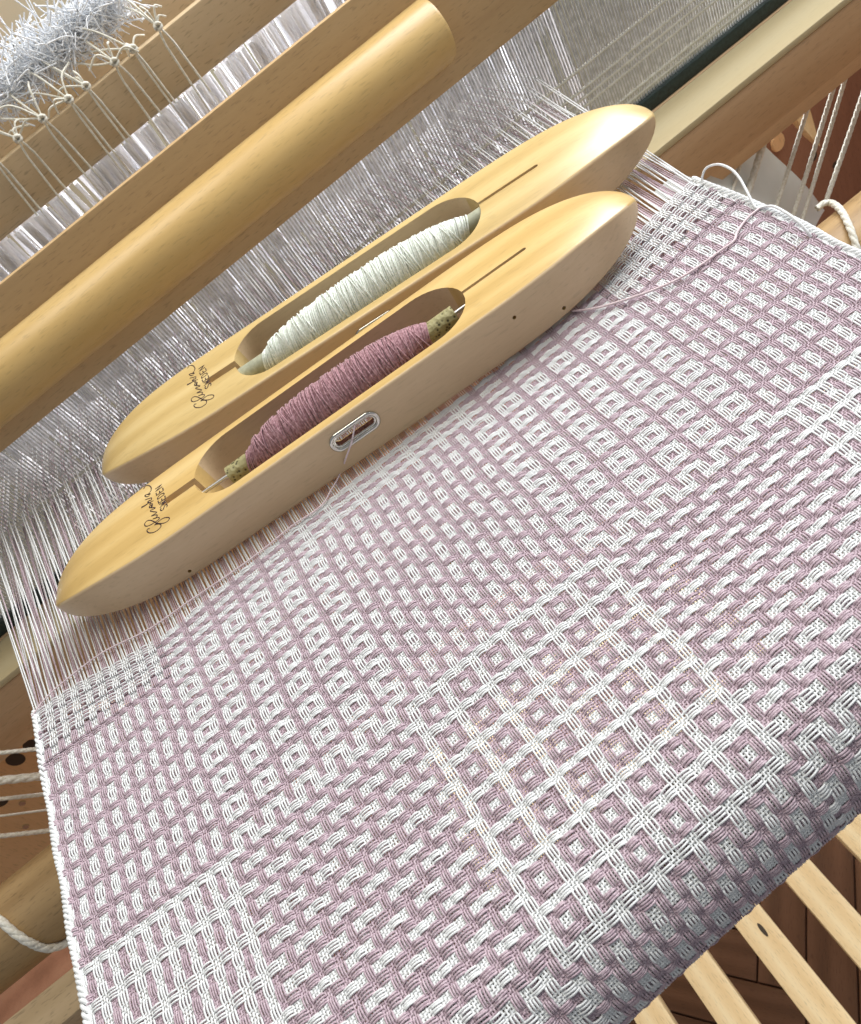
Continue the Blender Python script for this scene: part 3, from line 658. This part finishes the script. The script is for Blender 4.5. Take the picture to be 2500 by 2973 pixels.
# left: tan side panel with drilled holes, upper frame piece
YP = 52
def pane(name, px_, y, th, mat, lab, cat, ext=None):
    F_ = [ony(*q, y) for q in px_]; Bk = [p + np.array([0, th, 0]) for p in F_]; n = len(F_); bm = bmesh.new()
    a = [bm.verts.new(Vector(p) * U) for p in F_]; b = [bm.verts.new(Vector(p) * U) for p in Bk]
    bm.faces.new(a); bm.faces.new(b[::-1])
    for i in range(n): bm.faces.new((a[i], b[i], b[(i + 1) % n], a[(i + 1) % n]))
    bmesh.ops.bevel(bm, geom=bm.edges[:], offset=0.12 * U, segments=1, affect='EDGES')
    return tag(bmobj(name, bm, mat), lab, cat)
def flatdisc(name, c, r, mat, ry=1.0, dy=-0.05, th=0.35):
    bm = bmesh.new(); seg = 20
    a = [bm.verts.new(Vector((c[0] + r * math.cos(t), c[1] + dy, c[2] + ry * r * math.sin(t))) * U) for t in np.linspace(0, 2 * math.pi, seg, endpoint=False)]
    b = [bm.verts.new(Vector((c[0] + r * .9 * math.cos(t), c[1] + dy - th, c[2] + ry * r * .9 * math.sin(t))) * U) for t in np.linspace(0, 2 * math.pi, seg, endpoint=False)]
    bm.faces.new(a); bm.faces.new(b[::-1])
    for i in range(seg): bm.faces.new((a[i], b[i], b[(i + 1) % seg], a[(i + 1) % seg]))
    return bmobj(name, bm, mat)
fr = empty('drilled_panel', ony(60, 2300, YP)); tag(fr, 'tan wooden panel with drilled holes beyond the left edge of the cloth', 'panel')
p1 = pane('board', [(-300, 2100), (420, 2060), (420, 2600), (-300, 2900)], YP, 2.0, M_panel, None, None)
ps = [p1]
for (u, v, r, m, ry) in [(45, 2205, 1.05, M_hole, 1.1), (95, 2165, 1.0, M_hole, 1.2), (5, 2330, 0.9, M_hole, 0.7)]: ps.append(flatdisc('drilled_hole', ony(u, v, YP), r, m, ry, -0.02, 0.02))
for (u, v) in [(65, 2330), (75, 2398)]: ps.append(flatdisc('screw_head', ony(u, v, YP), 0.42, M_chrome, 1.0, -0.02, 0.2))
adopt(fr, *ps)
o = pane('frame_rail', [(-300, 2230), (-300, 1960), (0, 1890), (130, 1790), (430, 1600), (430, 1800), (130, 1985), (0, 2085)], 56, 2.5, M_beam, 'brown wooden rail seen behind the warp threads at far left', 'rail')
o = pane('plastic_strip', [(-200, 2110), (-20, 2080), (110, 1985), (200, 1930), (200, 2020), (120, 2120), (60, 2130), (-200, 2140)], 50, 0.3, M_sheet, 'frosted grey plastic strip beyond the left edge of the cloth', 'plastic strip')
# right: dark reddish frame, pale wedge, frosted sheet
fr = empty('loom_frame_panel', ony(2350, 450, 78)); tag(fr, 'reddish brown loom frame panel with peg and holes at far right', 'panel')
p1 = pane('board', [(1985, 900), (2050, 350), (2800, -500), (2800, 1000)], 78, 2.0, M_redwood, None, None)
ps = [p1, flatdisc('wooden_peg', ony(2256, 412, 78), 1.35, M_panel, 1.2), flatdisc('drilled_hole', ony(2362, 452, 78), 0.7, M_hole, 1.4, -.02, .02), flatdisc('drilled_hole', ony(2425, 478, 78), 0.6, M_hole, 1.0, -.02, .02)]
adopt(fr, *ps)
pane('wooden_wedge', [(2262, 292), (2318, 232), (2345, 292), (2384, 425), (2362, 405)], 70, 1.6, M_treadle, 'pale pointed wooden wedge lit in front of the reddish panel', 'wooden wedge')
# frosted sheet
V = []; F_ = []; n1, n2 = 24, 18; q00, q10, q11, q01 = [np.array(q, float) for q in ((2172, 362), (2400, 612), (2330, 760), (1900, 560))]
for i in range(n1 + 1):
    for j in range(n2 + 1):
        s_, t_ = i / n1, j / n2; q = (q00 * (1 - s_) + q10 * s_) * (1 - t_) + (q01 * (1 - s_) + q11 * s_) * t_
        p = ony(q[0], q[1], 50.5 - 8 * t_); p = p + np.array([0, 0.5 * math.sin(s_ * 7 + t_ * 3), 0]); V.append(p)
for i in range(n1):
    for j in range(n2): k = i * (n2 + 1) + j; F_.append((k, k + 1, k + n2 + 2, k + n2 + 1))
Vn = np.array(V); V2 = Vn + np.array([0, 0.12, 0.02]); nV = len(Vn)
F2 = [(a + nV, d + nV, c + nV, b + nV) for a, b, c, d in F_]
o = meshobj('plastic_sheet', np.vstack([Vn, V2]), np.array(F_ + F2), M_sheet); tag(o, 'translucent frosted plastic sheet hanging beside the right selvedge', 'plastic sheet')

# treadles
tl = ['leftmost treadle under the front fold of the cloth', 'second treadle from the left below the cloth', 'third treadle from the left below the cloth', 'fourth treadle from the left, with a small dark knot', 'fifth treadle from the left below the cloth', 'rightmost treadle at the right edge', 'treadle beyond the right edge of the picture']
proto = None
for i in range(7):
    x0 = -23.3 + i * 8.9 + (0, .1, -.1, .1, 0, .2, 0)[i]
    root = empty('treadle', (x0 + 2.2, 0, -85)); tag(root, tl[i], 'treadle', 'wooden treadles under the loom')
    if proto is None:
        b_ = box('board', (-2.15, -45, -2.6), (2.15, 62, 0), M_treadle, None, 0.35); proto = b_
    else: b_ = proto.copy(); COL.objects.link(b_)
    b_.parent = root
    root.rotation_euler = (0, 0, R((0.3, -0.2, 0.2, 0, -0.3, 0.3, 0)[i]))
    if i == 3:
        bmk = flatdisc('knot', (0, 0, 0), 0.35, M_hole, 1, 0, 0.01); bmk.rotation_euler = (R(90), 0, R(0)); bmk.scale = (0.8, 2.6, 2.6); bmk.parent = root; bmk.location = (0.4 * U, 4.5 * U, 0.02 * U)
        
# floor of herringbone parquet
ZF = -110
fl = box('floor', (-420, -120, ZF - 3), (420, 420, ZF - 0.5), M_redwood, None, 0); tag(fl, 'dark brown parquet floor under the loom', kind='structure')
bmm = bmesh.new(); bmesh.ops.create_cube(bmm, size=1)
for v in bmm.verts: v.co = Vector((v.co.x * 33.4, v.co.y * 6.5, v.co.z * 1.0)) * U
bmesh.ops.bevel(bmm, geom=bmm.edges[:], offset=0.12 * U, segments=1, affect='EDGES')
blk = bmobj('parquet_block', bmm, M_floor); first = True
mats = [M_floor]
for k in range(3):
    c = (0.8, 1.15, 1.4)[k]; mats.append(wood(f'parquet_block_{k}', (0.08 * c, 0.036 * c, 0.017 * c), (0.12 * c, 0.055 * c, 0.026 * c), (0.165 * c, 0.078 * c, 0.04 * c), 0, 0.35, 0.8, 0.3, seed=3.9 + k))
meshes = []
for m_ in mats:
    me = blk.data.copy(); me.materials.clear(); me.materials.append(m_); meshes.append(me)
L_, Wd = 33.6, 6.72; cnt = 0; rs = random.Random(5)
ca, sa = math.cos(R(45)), math.sin(R(45))
cells = []
for a in range(-40, 40):
    for b in range(-14, 15):
        for d_ in (0, 1):
            if d_ == 0: u, v = a * Wd + b * 2 * L_ * 0.5 + 0, a * Wd - b * L_; cx, cy, an = u + L_ / 2, v + Wd / 2, 0
            else: u, v = a * Wd + b * L_, a * Wd - b * L_ + Wd; cx, cy, an = u + Wd / 2, v + L_ / 2, 90
            X = cx * ca - cy * sa + 5; Y = cx * sa + cy * ca + 20
            seen = (-20 < X < 75 and -40 < Y < 55) or (-110 < X < -20 and 0 < Y < 85)
            if seen: cells.append((X, Y, an + 45))
cells.sort(key=lambda c: (c[0] - 5) ** 2 + (c[1] - 10) ** 2)
for X, Y, an in cells[:295]:
    o = blk if first else blk.copy()
    if not first: COL.objects.link(o)
    first = False
    o.data = meshes[rs.randrange(4)]; o.parent = fl
    o.location = (X * U, Y * U, (ZF - 0.02) * U); o.rotation_euler = (0, 0, R(an))
# wall and the orange corner, far upper left
o = box('wall', (-420, 200, -110), (420, 206, 260), M_wall, None, 0); tag(o, kind='structure')
p = ony(0, 0, 150); o = box('orange_board', (p[0] - 60, 150, p[2] - 1), (p[0] - 9, 152, p[2] + 40), M_orange, None, 0.2, Matrix.Rotation(R(-3), 3, 'Y')); tag(o, 'blurred orange board at the extreme upper left corner', 'board')
